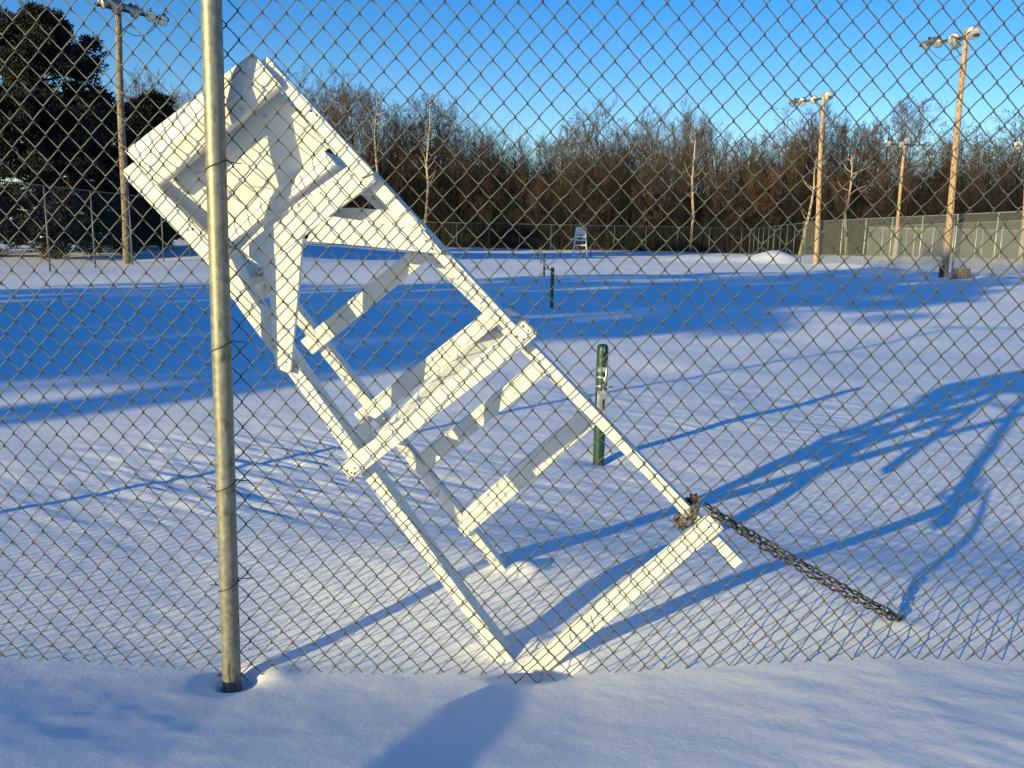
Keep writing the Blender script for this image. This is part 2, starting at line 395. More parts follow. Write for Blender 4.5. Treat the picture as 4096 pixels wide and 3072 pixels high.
# ------------------------------------------------------------------ the tipped umpire chair
ALPHA = rad(42.6416)
CO = np.array([-0.03398, 0.0, -0.0271])
CR = np.array([math.cos(ALPHA), 0, math.sin(ALPHA)]); CU = np.array([-math.sin(ALPHA), 0, math.cos(ALPHA)])
def cp(r, u, y):       # chair coordinates -> world: r along the steps, u up the legs, y distance from the viewer
    p = CO+CR*r+CU*u; return (p[0], y, p[2])
Y0 = 2.52
def app(r, u, y):      # a point measured on the plane Y0, carried to distance y
    p = np.array(cp(r, u, Y0))-EYE; p = p*(y/Y0)+EYE-np.array([CO[0], 0, CO[2]])
    return float(p@CR), float(p@CU)
chair = thing("umpire_chair", "big white wooden umpire chair tipped over at an angle, leaning on the near fence", "chair", (CO[0], Y0, CO[2]))
CORG = np.array([CO[0], Y0, CO[2]])
def board(name, poly, y0, y1, m=None, bevel=.0025, parent=None, project=True):
    pts = [app(r, u, y0) if project else (r, u) for r, u in poly]
    area = sum(p[0]*q[1]-q[0]*p[1] for p, q in zip(pts, pts[1:]+pts[:1]))
    if area < 0: pts = pts[::-1]
    n = len(pts)
    V = [tuple(np.array(cp(r, u, yy))-CORG) for yy in (y0, y1) for r, u in pts]
    F = [tuple(range(n)), tuple(range(2*n-1, n-1, -1))]+[(j, n+j, n+(j+1) % n, (j+1) % n) for j in range(n)]
    me = bpy.data.meshes.new(name); me.from_pydata(V, [], F); me.polygons.foreach_set("use_smooth", np.zeros(len(F), bool))
    me.materials.append(m or WHITE); me.validate(); me.update()
    o = bpy.data.objects.new(name, me); COL.objects.link(o); o.parent = parent or chair
    b = o.modifiers.new("bevel", 'BEVEL'); b.width = bevel; b.segments = 2; b.limit_method = 'ANGLE'; b.angle_limit = rad(40)
    return o
def bar(name, A, B, wr, wd, bevel=.003, parent=None, m=None):
    """leg-like bar from A to B given as (r,u,y); wr across, wd deep"""
    A, B = np.array(cp(*A))-CORG, np.array(cp(*B))-CORG
    t = B-A; L = np.linalg.norm(t); t /= L
    dy = np.array([0, 1.0, 0]); dy = dy-t*(dy@t); dy /= np.linalg.norm(dy); s_ = np.cross(dy, t)
    q = MB(); q.box((A+B)/2, (wr, wd, L), np.stack([s_, dy, t], 1)); return q.build(name, m or WHITE, parent or chair, bevel=bevel)
YL = 2.548            # front of the near legs
def nails(parent, pts, y, m=NAILHOLE, r=.0032):
    for a, b in pts:
        rr, uu = app(a, b, y); c = np.array(cp(rr, uu, y-.0006))-CORG
        q = MB(); q.lathe([(r*random.uniform(.8, 1.2), 0), (r*.5, -.0008), (.0001, -.001)], 8, c, (0, 1, 0)); q.build("nail", m, parent)
# near legs
legA = board("leg", [(-.025, .02), (.022, .02), (.052, .322), (.118, .810), (.152, 1.094), (.215, 1.50), (.255, 1.62), (.180, 1.64), (.150, 1.42), (.113, 1.09), (.076, .818), (.022, .362)], YL, YL+.088)
legB = board("leg", [(.764, -.165), (.799, -.165), (.757, .78), (.752, .99), (.740, 1.50), (.700, 1.50), (.717, .98), (.725, .78)], YL, YL+.088)
# bottom rung, middle step
rung = board("bottom_rung", [(-.03, -.046), (.822, -.042), (.822, .022), (-.02, .022)], 2.522, YL-.001)
nails(rung, [(.79, -.005), (.30, -.028)], 2.522)
for (ra, ua, rb, ub) in ((.317, .012, .300, -.03), (.222, .006, .212, -.02)):
    crk = MB(); a_, b_ = app(ra, ua, 2.5215), app(rb, ub, 2.5215)
    P = [np.array(cp(a_[0]+(b_[0]-a_[0])*q+.002*math.sin(q*17), a_[1]+(b_[1]-a_[1])*q, 2.5213))-CORG for q in np.linspace(0, 1, 9)]
    crk.tube(P, [.0006+.0012*abs(math.sin(q*5+1)) for q in range(9)], 5)
    crk.build("paint_crack", NAILHOLE, rung)
step = board("middle_step", [(.034, .843), (.180, .836), (.70, .803), (.782, .803), (.789, .812), (.787, .868), (.750, .866), (.296, .884), (.047, .904)], 2.508, YL-.001)
nails(step, [(.055, .876), (.078, .866), (.060, .862), (.066, .855), (.773, .832), (.745, .822)], 2.508)
nails(step, [(.77, .852), (.735, .842)], 2.508, RUST, .0045)
q = MB(); P = []
for a_, b_, yy in ((.08, .868, 2.56), (.745, .850, 3.02), (.738, .930, 3.02), (.10, .884, 2.56)): a2, b2 = app(a_, b_, yy); P.append(np.array(cp(a2, b2, yy))-CORG)
P = np.array(P); nn = np.cross(P[1]-P[0], P[3]-P[0]); nn /= np.linalg.norm(nn); nn *= np.sign(nn[1])
q.add(np.concatenate([P, P+nn*.02]), [(0, 1, 5, 4), (1, 2, 6, 5), (2, 3, 7, 6), (3, 0, 4, 7), (3, 2, 1, 0), (4, 5, 6, 7)]); q.build("cross_board", WHITE, chair, bevel=.002)
# apron and the two gusset boards under the seat
apron = board("apron", [(.295, 1.505), (.544, 1.483), (.725, 1.463), (.736, 1.472), (.735, 1.536), (.697, 1.545), (.533, 1.556), (.372, 1.583), (.285, 1.590)], 2.523, YL-.001)
nails(apron, [(.713, 1.525)], 2.523)
board("seat_rail", [(.30, 1.50), (.70, 1.49), (.697, 1.549), (.533, 1.572), (.38, 1.594), (.27, 1.59)], YL+.012, YL+.034)
gl = board("gusset", [(.455, 1.492), (.372, 1.506), (.290, 1.50), (.245, 1.42), (.142, 1.305), (.112, 1.255), (.134, 1.216), (.294, 1.353)], 2.526, YL-.002)
nails(gl, [(.165, 1.265), (.150, 1.25)], 2.526)
gr_ = board("gusset", [(.47, 1.482), (.452, 1.474), (.60, 1.318), (.738, 1.168), (.741, 1.262), (.565, 1.470), (.544, 1.488)], 2.526, YL-.002)
nails(gr_, [(.722, 1.235), (.72, 1.205)], 2.526)
# a second pair behind, seen through the gaps
board("gusset", [(.50, 1.45), (.530, 1.492), (.596, 1.476), (.628, 1.449), (.690, 1.385), (.740, 1.32), (.70, 1.27)], YL+.055, YL+.085)
# side posts up to the backrest
pL = board("side_post", [(.178, 1.643), (.256, 1.60), (.236, 1.72), (.226, 1.93), (.224, 1.985), (.180, 1.990), (.171, 1.960)], 2.512, 2.55)
nails(pL, [(.205, 1.735), (.218, 1.728)], 2.512, RUST, .004)
pR = board("side_post", [(.700, 1.50), (.741, 1.484), (.736, 1.67), (.7335, 1.928), (.711, 1.935), (.693, 1.71), (.690, 1.592)], 2.512, 2.55)
nails(pR, [(.722, 1.735), (.727, 1.715)], 2.512)
for pr, pu in (((.20, 1.68), 0), ((.712, 1.62), 0)):
    pass
# backrest shell: rolled top rail, panel sinking towards the seat, seat lip
def shell(name, prof, rl, rr_, thick=.018, parent=None, nseg=10):
    """prof: list of (uL, uR, y); left/right ends at r = rl(uL) / rr(uR)"""
    q = MB(); n = len(prof); V = []
    for side in (0, 1):
        for uL, uR, y in prof:
            for s_ in range(nseg+1):
                f_ = s_/nseg; u_ = uL+(uR-uL)*f_; r_ = rl+(rr_-rl)*f_
                a_ = app(r_, u_, y); V.append(np.array(cp(a_[0], a_[1], y+side*thick))-CORG)
    k = nseg+1; F = []
    off = n*k
    for i_ in range(n-1):
        for s_ in range(nseg):
            a0 = i_*k+s_
            F.append((a0, a0+1, a0+k+1, a0+k)); F.append((off+a0, off+a0+k, off+a0+k+1, off+a0+1))
    for s_ in range(nseg):
        F.append((s_, off+s_, off+s_+1, s_+1)); b0 = (n-1)*k+s_; F.append((b0, b0+1, off+b0+1, off+b0))
    for i_ in range(n-1):
        a0 = i_*k; F.append((a0, a0+k, off+a0+k, off+a0)); a1 = a0+nseg; F.append((a1, off+a1, off+a1+k, a1+k))
    q.add(V, F)
    return q.build(name, WHITE, parent or chair, smooth=False)
back = shell("top_rail", [(2.024, 1.966, 2.506), (2.016, 1.957, 2.496), (1.978, 1.905, 2.482), (1.966, 1.893, 2.479), (1.954, 1.880, 2.481), (1.892, 1.850, 2.490), (1.886, 1.844, 2.494)], .228, .706, .030)
shell("back_panel", [(1.965, 1.90, 2.562), (1.86, 1.80, 2.566), (1.75, 1.70, 2.582), (1.672, 1.625, 2.600)], .218, .690, .012)
shell("seat", [(1.680, 1.630, 2.606), (1.674, 1.624, 2.590), (1.664, 1.614, 2.578), (1.650, 1.600, 2.570), (1.631, 1.578, 2.562), (1.628, 1.575, 2.565)], .222, .672, .28)
# seat side rails and the far (ladder) frame
board("seat_side", [(.212, 1.66), (.238, 1.66), (.238, 1.50), (.19, 1.46), (.18, 1.50)], YL+.092, YL+.30)
def ly(u): return 3.25-0.30*u
def lrl(u): return .0+.1515*(u-.23) if u < 1.0 else .1165+.17*(u-1.0)
bar("leg", (lrl(.0)+.012, .0, ly(.0)), (lrl(1.56)+.012, 1.56, ly(1.56)), .036, .07)
bar("leg", (.712, .0, ly(0)), (.655, 1.56, ly(1.56)), .036, .07)
def ladder(name, rL, uL, rR, uR, h, yoff=-.055, th=.03):
    q = MB(); P = []
    for (r_, u_) in ((rL, uL), (rR, uR), (rR, uR+h), (rL, uL+h)):
        P.append((r_, u_))
    yF = ly((uL+uR)/2)+yoff
    f = np.array([cp(r_, u_, yF) for r_, u_ in P])-CORG; b = np.array([cp(r_, u_, yF+th) for r_, u_ in P])-CORG
    q.add(np.concatenate([f, b]), [(0, 1, 5, 4), (1, 2, 6, 5), (2, 3, 7, 6), (3, 0, 4, 7), (3, 2, 1, 0), (4, 5, 6, 7)])
    return q.build(name, WHITE, chair, bevel=.003)
ladder("ladder_rung", .135, 1.238, .668, 1.212, .062)
ladder("ladder_rung", .070, .930, .690, .888, .062, -.06, .06)
ladder("ladder_rung", .068, .652, .680, .632, .064, -.055, .04)
ladder("ladder_rung", .010, .345, .680, .352, .080, -.055, .03)
bar("side_brace", (.062, .905, YL+.09), (.075, .925, ly(.92)-.04), .022, .085)
bar("side_brace", (.752, .872, YL+.09), (.705, .925, ly(.92)-.04), .022, .085)
bar("seat_support", (.245, 1.50, YL+.09), (.205, 1.52, ly(1.5)), .022, .09)
bar("seat_support", (.69, 1.47, YL+.09), (.66, 1.50, ly(1.5)), .022, .09)

# ------------------------------------------------------------------ chain
def chain_path(A, B, sag, n=200):
    t = np.linspace(0, 1, n)[:, None]; P = A+(B-A)*t; P[:, 2] -= sag*4*(t*(1-t))[:, 0]; return P
chain = thing("chain", "heavy rusty chain running from the tipped chair's leg down into the snow", "chain", tuple(ST_ := (.545, 2.515, .572)))
def add_links(P, pitch=.0265, ln=.037, wd=.023, wr=.0033, phase=0.0, roll=.6):
    ch = MB(); P = P-np.array(ST_)
    s_ = np.concatenate([[0], np.cumsum(np.linalg.norm(np.diff(P, axis=0), axis=1))])
    k = 0; d = phase
    while d+pitch < s_[-1]:
        c = np.array([np.interp(d, s_, P[:, i_]) for i_ in range(3)]); e = np.array([np.interp(d+.01, s_, P[:, i_]) for i_ in range(3)])
        t = e-c; t /= np.linalg.norm(t)
        ref = np.array([0, 0, 1.0]) if abs(t[2]) < .95 else np.array([0, 1.0, 0])
        a = np.cross(t, ref); a /= np.linalg.norm(a); b = np.cross(t, a)
        q = roll+random.uniform(-.3, .3)+(k % 2)*math.pi/2
        side = a*math.cos(q)+b*math.sin(q)
        loop = []
        h = (ln-wd)/2
        for ang in np.linspace(0, 2*np.pi, 15):
            ca, sa = math.cos(ang), math.sin(ang)
            loop.append(c+t*(h*np.sign(ca)*min(1, abs(ca)*3)+(wd/2-wr)*ca)+side*(wd/2-wr)*sa)
        ch.tube(loop, wr, 6, cap=False)
        d += pitch; k += 1
    ch.build("strand", CHAIN, chain, smooth=True)
AN = np.array([1.345, 2.765, gz(1.345, 2.765)-.035])
ST = np.array([.545, 2.515, .572])
add_links(chain_path(ST, AN, .008), phase=0)
add_links(chain_path(ST+np.array([.012, -.006, -.020]), AN+np.array([.005, -.02, -.01]), .020), phase=.012, roll=1.3)
# loop round the leg just above the rung
def legpt(r_, u_, y): return np.array(cp(*app(r_, u_, y), y))
lw = [legpt(.815, .085, 2.53), legpt(.79, .068, 2.533), legpt(.755, .058, 2.535), legpt(.735, .058, 2.54), legpt(.728, .065, 2.60), legpt(.735, .085, 2.66), legpt(.79, .105, 2.66), legpt(.815, .105, 2.60), legpt(.83, .10, 2.53)]
lw = np.array(lw)
tt = np.linspace(0, len(lw)-1, 160); lw = np.stack([np.interp(tt, np.arange(len(lw)), lw[:, i_]) for i_ in range(3)], 1)
add_links(lw, phase=0); add_links(lw+np.array([.006, -.004, -.012]), phase=.013, roll=1.2)

# ------------------------------------------------------------------ net posts on the courts
def net_post(label, x, y, h, detail=True):
    z = gz(x, y)
    t = thing("net_post", label, "net post", (x, y, z), "dark green net posts standing in the snow")
    m_ = MB(); R = .036
    m_.lathe([(R, -.4), (R, 0), (R, h-.035), (R*.96, h-.018), (R*.75, h-.004), (R*.45, h), (.0001, h+.001)], 28)
    m_.build("tube", GREEN, t, smooth=True)
    q = MB(); q.box((.004, -R+.004, h-.045), (.012, .016, .055)); q.build("pulley_slot", BLACK, t)
    q = MB(); q.lathe([(.016, -.004), (.020, -.003), (.020, .003), (.016, .004)], 14, (.006, -R+.002, h-.03), (1, 0, 0)); q.build("pulley", STEEL, t)
    if detail:
        q = MB(); q.box((-.006, -R-.003, h-.155), (.05, .006, .03)); q.box((-.012, -R-.009, h-.158), (.012, .012, .02), None); q.build("cleat", STEEL, t)
        for zz in (h-.205, h-.262):
            q = MB(); q.lathe([(R+.0008, -.006), (R+.003, -.005), (R+.003, .005), (R+.0008, .006)], 24, (0, 0, zz)); q.build("band", STEEL, t, smooth=True)
        q = MB(); q.box((.004, -R-.004, h-.365), (.058, .008, .155)); pl = q.build("winch_plate", STEEL, t, bevel=.002)
        q = MB(); q.box((.014, -R-.0085, h-.375), (.014, .004, .07)); q.build("slot", BLACK, pl)
        q = MB(); q.box((-.012, -R-.0095, h-.355), (.014, .006, .09)); q.build("latch", STEEL, pl)
        for sx in (-.02, .028):
            for sz in (-.30, -.43):
                q = MB(); q.lathe([(.0045, 0), (.0045, -.003), (.0001, -.004)], 8, (sx, -R-.008, h+sz), (0, 1, 0)); q.build("screw", GALV, pl)
        q = MB(); q.tube([(.016, -R-.012, h-.27), (.021, -R-.016, h-.20), (.030, -R-.012, h-.09)], .005, 10); q.lathe([(.012, -.012), (.015, 0), (.012, .012)], 12, (.018, -R-.012, h-.215)); q.build("crank_handle", STEEL, t, smooth=True)
        q = MB(); q.tube([(.02, -R-.004, h-.265), (.066, -R-.002, h-.262)], .006, 8); q.lathe([(.009, 0), (.009, .04)], 10, (.01, -R-.012, h-.285)); q.build("winch", GALV, t, smooth=True)
    return t
g1 = on_ground(2394, 1843, 0)
net_post("nearest dark green net post, with metal winch plate and pulley, behind the tipped chair's leg", g1[0], g1[1], .775)
for (px, py, h, lab) in ((2206, 1232, .80, "second green net post in the shaded snow, plain dark tube"),
                         (2176, 1106, .80, "bright green net post beyond the shadow band, with two silver bands"),
                         (2163, 1055, .78, "small distant green net post, just left of the one with silver bands"),
                         (2156, 1034, .80, "farthest tiny net post in front of the back fence"),
                         (2362, 1031, .85, "lone far net post right of the distant standing umpire chair")):
    g = on_ground(px, py, 0)
    for _ in range(4): g = on_ground(px, py, gz(g[0], g[1]))
    net_post(lab, g[0], g[1], h, px == 2176)

# ------------------------------------------------------------------ far umpire chair
def far_chair(x, y, rz):
    t = thing("umpire_chair", "small distant white umpire chair standing upright in front of the back fence", "chair", (x, y, gz(x, y)-.1), None, rz)
    def leg(x0, y0, x1, y1, z1):
        q = MB(); q.tube([(x0, y0, -.2), (x1, y1, z1)], .045, 4); q.build("leg", WHITE, t)
    H = 1.75
    leg(-.62, -.45, -.40, -.22, H+.35); leg(.62, -.45, .40, -.22, H+.35); leg(-.60, .45, -.38, .22, H+.55); leg(.60, .45, .38, .22, H+.55)
    for z in (.12, .55, 1.0, 1.4):
        w_ = .62-.13*z; yf = -.45+.135*z
        q = MB(); q.box((0, yf-.03, z), (2*w_, .06, .09)); q.build("rung", WHITE, t)
    for s in (-1, 1):
        q = MB(); q.tube([(s*.43, -.27, 1.35), (s*.14, -.25, 1.68)], .04, 4); q.build("gusset", WHITE, t)
    q = MB(); q.box((0, -.02, H), (.84, .5, .06)); q.build("seat", WHITE, t)
    q = MB(); q.box((0, -.27, H-.07), (.86, .03, .12)); q.build("apron", WHITE, t)
    q = MB(); q.box((0, .24, H+.42), (.84, .04, .60), [[1, 0, 0], [0, .98, .15], [0, -.15, .98]]); q.build("backrest", WHITE, t, bevel=.02)
    for s in (-1, 1):
        q = MB(); q.box((s*.42, 0, H+.30), (.05, .5, .04)); q.build("armrest", WHITE, t)
    return t
g = on_ground(2320, 1015, .2); far_chair(g[0], g[1], rad(-6))

# ------------------------------------------------------------------ distant fences
def wire_panel(name, P, hgt, m, parent, lo=0.0):
    """fence fabric along polyline P (list of (x,y)), thin woven sheet with metre UVs"""
    V, F, UV = [], [], []; d = 0
    for a_, b_ in zip(P, P[1:]):
        L = math.hypot(b_[0]-a_[0], b_[1]-a_[1]); k = len(V)
        za, zb = gz(*a_)-.15, gz(*b_)-.15
        V += [(a_[0], a_[1], za), (b_[0], b_[1], zb), (b_[0], b_[1], hgt), (a_[0], a_[1], hgt)]
        F.append((k, k+1, k+2, k+3)); UV += [(d, 0), (d+L, 0), (d+L, hgt-zb), (d, hgt-za)]; d += L
    me = bpy.data.meshes.new(name); me.from_pydata(V, [], F); uv = me.uv_layers.new()
    for i_, q in enumerate(UV): uv.data[i_].uv = q
    me.materials.append(m); o = bpy.data.objects.new(name, me); COL.objects.link(o); o.parent = parent; return o
def far_fence(label, A, B, hgt, pm, wm, space=3.05, rp=.03, midrail=False):
    A, B = np.array(A, float), np.array(B, float); L = np.linalg.norm(B-A); n = max(1, int(round(L/space)))
    pts = [A+(B-A)*k/n for k in range(n+1)]
    t = thing("court_fence", label, "fence")
    wire_panel("wire_mesh", [tuple(p) for p in pts], hgt, wm, t)
    for p in pts:
        q = MB(); q.tube([(p[0], p[1], gz(p[0], p[1])-.3), (p[0], p[1], hgt+.02)], rp, 8); q.build("post", pm, t, smooth=True)
    q = MB(); q.tube([(*A, hgt), (*B, hgt)], .022, 6); q.build("top_rail", pm, t, smooth=True)
    if midrail:
        q = MB(); q.tube([(*A, hgt*.45), (*B, hgt*.45)], .018, 6); q.build("middle_rail", pm, t, smooth=True)
    return t
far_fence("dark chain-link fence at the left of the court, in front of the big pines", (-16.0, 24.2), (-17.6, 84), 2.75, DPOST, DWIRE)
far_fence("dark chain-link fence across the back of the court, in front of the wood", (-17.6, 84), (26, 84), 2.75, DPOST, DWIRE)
far_fence("sunlit chain-link fence along the right side of the court", (20.8, 22.0), (17.75, 58), 2.85, FPOST, FWIRE, midrail=False)
far_fence("short return of sunlit fence from the snow pile back to the wood", (17.75, 58), (20.6, 84), 2.75, DPOST, DWIRE)
far_fence("second grey chain-link fence standing farther right behind the sunlit one", (27.0, 30), (27.5, 72), 2.9, FPOST, FWIRE)
far_fence("third distant chain-link fence crossing behind the right-hand poles", (27.5, 72), (62, 72), 2.8, FPOST, FWIRE)

# ------------------------------------------------------------------ floodlight poles
def floodlight(parent, p, aim, R=.30):
    R *= .84
    aim = np.array(aim, float); aim /= np.linalg.norm(aim)
    q = MB(); q.lathe([(.0001, -.52), (.09, -.52), (.11, -.30), (.12, -.26), (R*.62, -.20), (R*.88, -.08), (R, 0), (R*1.04, .012), (R*1.04, .03)], 24, p, aim)
    fl = q.build("floodlight", LAMP, parent, smooth=True)
    q = MB(); q.lathe([(R*.99, .018), (R*.8, .05), (R*.4, .075), (.0001, .08)], 24, p, aim); q.build("lens", LENS, fl, smooth=True)
    c = np.array(p)-aim*.22
    q = MB(); q.box(c+np.array([0, 0, .16]), (.10, .10, .16)); q.build("bracket", DARKM, fl)
def light_pole(label, x, y, h, arm, lamps, r0=.14, r1=.10, lean=(0, 0), box=None, wood=None):
    """arm: (dx,dy) unit direction of the cross-arm; lamps: list of (s, dz, aim, R)"""
    z = gz(x, y)
    t = thing("light_pole", label, "light pole", (x, y, z), "wooden floodlight poles around the courts")
    q = MB(); zz = np.linspace(-.6, h, 24)
    q.tube([(lean[0]*k/h+.02*math.sin(k*.7), lean[1]*k/h+.02*math.cos(k*.55), k) for k in zz], r0+(r1-r0)*(zz/h), 18); q.build("pole", wood or POLEW, t, smooth=True)
    a = np.array([arm[0], arm[1], 0.0]); s0, s1 = min(l[0] for l in lamps)-.25, max(l[0] for l in lamps)+.25
    top = np.array([lean[0], lean[1], h-.30])
    q = MB(); side = np.array([-a[1], a[0], 0])
    c = top+a*(s0+s1)/2+side*(-.13)
    q.box(c, (s1-s0, .09, .11), np.stack([a, side, np.array([0, 0, 1.0])], 1)); q.tube([top-np.array([0, 0, .9]), top+a*min(1.0, s1)*.8+side*-.1], .02, 6)
    q.build("cross_arm", DARKM, t)
    for s_, dz, aim, R in lamps: floodlight(t, top+a*s_+side*(-.13)+np.array([0, 0, dz]), aim, R)
    cab = MB(); A_ = top+a*(s1*.85)+side*-.13; B_ = top+np.array([.02, -.12, -.55])
    P = [A_+(B_-A_)*k+np.array([0, 0, -.55*4*k*(1-k)]) for k in np.linspace(0, 1, 12)]
    cab.tube(P, .014, 6); cab.build("cable", DARKM, t, smooth=True)
    if box:
        q = MB(); q.box((-.10-r0*.4, -.12, box), (.20, .14, .32)); q.build("meter_box", GREYBOX, t, bevel=.01)
        q = MB(); q.box((-.20, -.10, .22), (.15, .16, .55)); q.build("switch_box", DARKM, t, bevel=.01)
        q = MB(); q.tube([(-.1, -.1, 0), (-.08, -.1, h*.5), (-.06, -.08, h-.6)], .02, 6); q.build("conduit", GREYBOX, t, smooth=True)
    return t
def gp(px, py):
    g = on_ground(px, py)
    for _ in range(5): g = on_ground(px, py, gz(g[0], g[1]))
    return g
gR = gp(3777, 1107)
ptop = at_y(3862, 150, gR[1])
light_pole("tall near orange-brown light pole on the right, beside the barrel", gR[0], gR[1], ptop[2]-gz(gR[0], gR[1])+.35, (-.55, .83),
           [(-.25, .12, (-.35, -.9, -.28), .33), (.60, .0, (-.55, -.8, -.30), .31), (1.30, -.05, (-.2, -.8, -.6), .24), (1.95, -.05, (-.75, .1, -.65), .29), (.45, -.34, (.3, -.2, -.95), .25)], .155, .105, (ptop[0]-gR[0], 0), box=1.05)
g2 = gp(3263, 1057); pt2 = at_y(3292, 395, g2[1])
light_pole("slim pale light pole at the fence corner beside the snow pile", g2[0], g2[1], pt2[2]-gz(g2[0], g2[1])+.35, (-.55, .83),
           [(-.3, .1, (-.3, -.9, -.25), .33), (.8, .0, (-.4, -.9, -.2), .31), (1.7, -.05, (-.5, -.7, -.5), .30), (2.5, -.05, (-.8, .1, -.6), .30)], .16, .12, (pt2[0]-g2[0], 0))
p3 = at_y(3580, 1000, 84); pt3 = at_y(3617, 590, 84)
light_pole("distant light pole with a wide row of lamps, behind the right-hand fence", p3[0], p3[1], pt3[2]+.35, (1, .05),
           [(-1.7, .1, (-.3, -.9, -.2), .36), (-.35, .0, (.1, -.9, -.3), .36), (.15, .40, (.1, -.9, -.2), .36), (1.2, .1, (.4, -.9, -.2), .30), (2.2, .05, (.5, -.8, -.2), .30)], .17, .13, (pt3[0]-p3[0], 0))
p4 = at_y(4085, 1040, 80); pt4 = at_y(4112, 600, 80)
light_pole("light pole cut off by the right edge, only one lamp showing", p4[0], p4[1], pt4[2]+.45, (1, .05),
           [(-1.0, .1, (-.3, -.9, -.2), .42), (.4, .0, (.1, -.9, -.3), .36), (1.4, .1, (.4, -.9, -.2), .30)], .17, .13, (pt4[0]-p4[0], 0))
gL = gp(508, 1055); ptl = at_y(472, 40, gL[1])
light_pole("light pole on the left in front of the dark pines, lamps at the top edge", gL[0], gL[1], ptl[2]-gz(gL[0], gL[1])+.3, (.62, .78),
           [(-.7, .1, (-.5, -.6, -.3), .28), (-.1, .1, (.3, .9, -.3), .34), (.65, .05, (.5, .8, -.2), .33), (1.25, .0, (.42, -.72, -.55), .24), (1.75, -.05, (.05, -.95, -.28), .26)], .165, .115, (ptl[0]-gL[0], 0), None, POLEG)

# barrel by the near right pole
gb = gp(3836, 1105)
bt = thing("barrel", "low dark ribbed barrel half buried beside the near right pole", "barrel", (gb[0]+.12, gb[1]+.1, gz(gb[0], gb[1])))
q = MB(); prof = []
for k in range(24):
    zz = -.2+k*.026; prof.append((.33+.012*math.sin(k*1.6), zz))
prof += [(.35, .42), (.35, .44), (.31, .44), (.30, .36), (.0001, .35)]
q.lathe(prof, 28); q.build("drum", BARREL, bt, smooth=False)
q = MB(); q.lathe([(.0001, .43), (.305, .40)], 28); q.build("snow_filling", SNOW, bt, smooth=True)
for k in range(14):
    a_ = 2*math.pi*k/14; q = MB(); q.box((.342*math.cos(a_), .342*math.sin(a_), .1), (.05, .02, .60), [[math.cos(a_+1.571), -math.sin(a_+1.571), 0], [math.sin(a_+1.571), math.cos(a_+1.571), 0], [0, 0, 1]]); q.build("stave", BARREL, bt)

# ------------------------------------------------------------------ bare trees
def grow(seed, H, spread=.55, levels=4, upb=.35, base_clear=.25, nb=(9, 5, 4, 3), thin=1.0):
    R = random.Random(seed); out = []     # (p0,p1,r0,r1,level)
    def branch(p, d, L, r, lev):
        n = 4 if lev == 0 else 3
        pts = [p]; dd = d.copy()
        for k in range(n):
            dd = dd+Vector((R.uniform(-1, 1), R.uniform(-1, 1), R.uniform(-.2, 1)*upb))*(.07 if lev == 0 else .20)
            dd.normalize(); pts.append(pts[-1]+dd*(L/n))
        rs = [r*(1-.78*k/n) for k in range(n+1)]
        for k in range(n): out.append((pts[k], pts[k+1], rs[k], rs[k+1], lev))
        if lev >= levels: return
        m_ = nb[lev]
        for k in range(m_):
            f_ = (base_clear+(1-base_clear)*(k+R.random())/m_) if lev == 0 else (.2+.8*(k+R.random())/m_)
            f_ = min(f_, .985); i_ = int(f_*n); w = f_*n-i_
            q = pts[i_].lerp(pts[min(i_+1, n)], w); ax = (pts[min(i_+1, n)]-pts[i_]).normalized()
            ang = R.uniform(0, 6.283); perp = ax.orthogonal().normalized(); perp.rotate(Matrix.Rotation(ang, 3, ax))
            nd = (ax*(1-spread*R.uniform(.7, 1.1))+perp*spread*R.uniform(.8, 1.4)+Vector((0, 0, upb))).normalized()
            rr = rs[i_]*(.55 if lev == 0 else .6)*R.uniform(.7, 1)
            LL = L*(.52 if lev == 0 else .50)*(1.15-.55*f_)*R.uniform(.7, 1.15)
            branch(q, nd, LL, max(rr, .0120*thin), lev+1)
    branch(Vector((0, 0, -.3)), Vector((R.uniform(-.05, .05), R.uniform(-.05, .05), 1)).normalized(), H, H*.0125*thin, 0)
    return out
def tree_meshes(tag_, segs, split, tm, cm):
    res = []
    for lo, hi, mm, nm, ns in ((0, split, tm, "trunk", 6), (split+1, 9, cm, "crown", 3)):
        S = [s_ for s_ in segs if lo <= s_[4] <= hi]
        q = MB(); q.segs([s_[0] for s_ in S], [s_[1] for s_ in S], [s_[2] for s_ in S], [s_[3] for s_ in S], ns)
        res.append((nm, q, mm))
    return res
protos = []
specs = [(1, 12.0, .55, .32, .28), (2, 11.0, .62, .26, .2), (3, 13.0, .45, .45, .35), (4, 10.5, .66, .22, .15), (5, 12.5, .50, .38, .3), (6, 9.5, .6, .3, .15), (9, 14.0, .42, .42, .4)]
GROUPT = "bare winter trees of the wood"
for sd_, H_, sp_, ub_, bc_ in specs:
    segs = grow(sd_, H_, sp_, 4, ub_, bc_, (12, 7, 6, 5), 1.0)
    root = thing("bare_tree", "leafless brown tree standing in the wood behind the court fences", "tree", (0, 0, -60), GROUPT)
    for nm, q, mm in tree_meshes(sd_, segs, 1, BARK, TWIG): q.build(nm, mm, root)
    protos.append((root, max(max(a_[0].z, a_[1].z) for a_ in segs)))
used = set()
def put_tree(i_, x, y, h, rz, label=None):
    root, H_ = protos[i_]
    o = root if i_ not in used else copy_tree(root)
    used.add(i_); s_ = h/H_
    o.location = (x, y, gz(x, y)); o.rotation_euler = (random.uniform(-.04, .04), random.uniform(-.04, .04), rz); o.scale = (s_*random.uniform(.85, 1.15), s_*random.uniform(.85, 1.15), s_)
    if label: o['label'] = label
    return o
prof_x = [-200, 300, 560, 780, 1000, 1110, 1280, 1400, 1480, 1574, 1760, 1850, 1960, 2090, 2185, 2350, 2500, 2650, 2850, 2960, 3055, 3150, 3440, 3630, 3780, 3890, 4096, 4400]
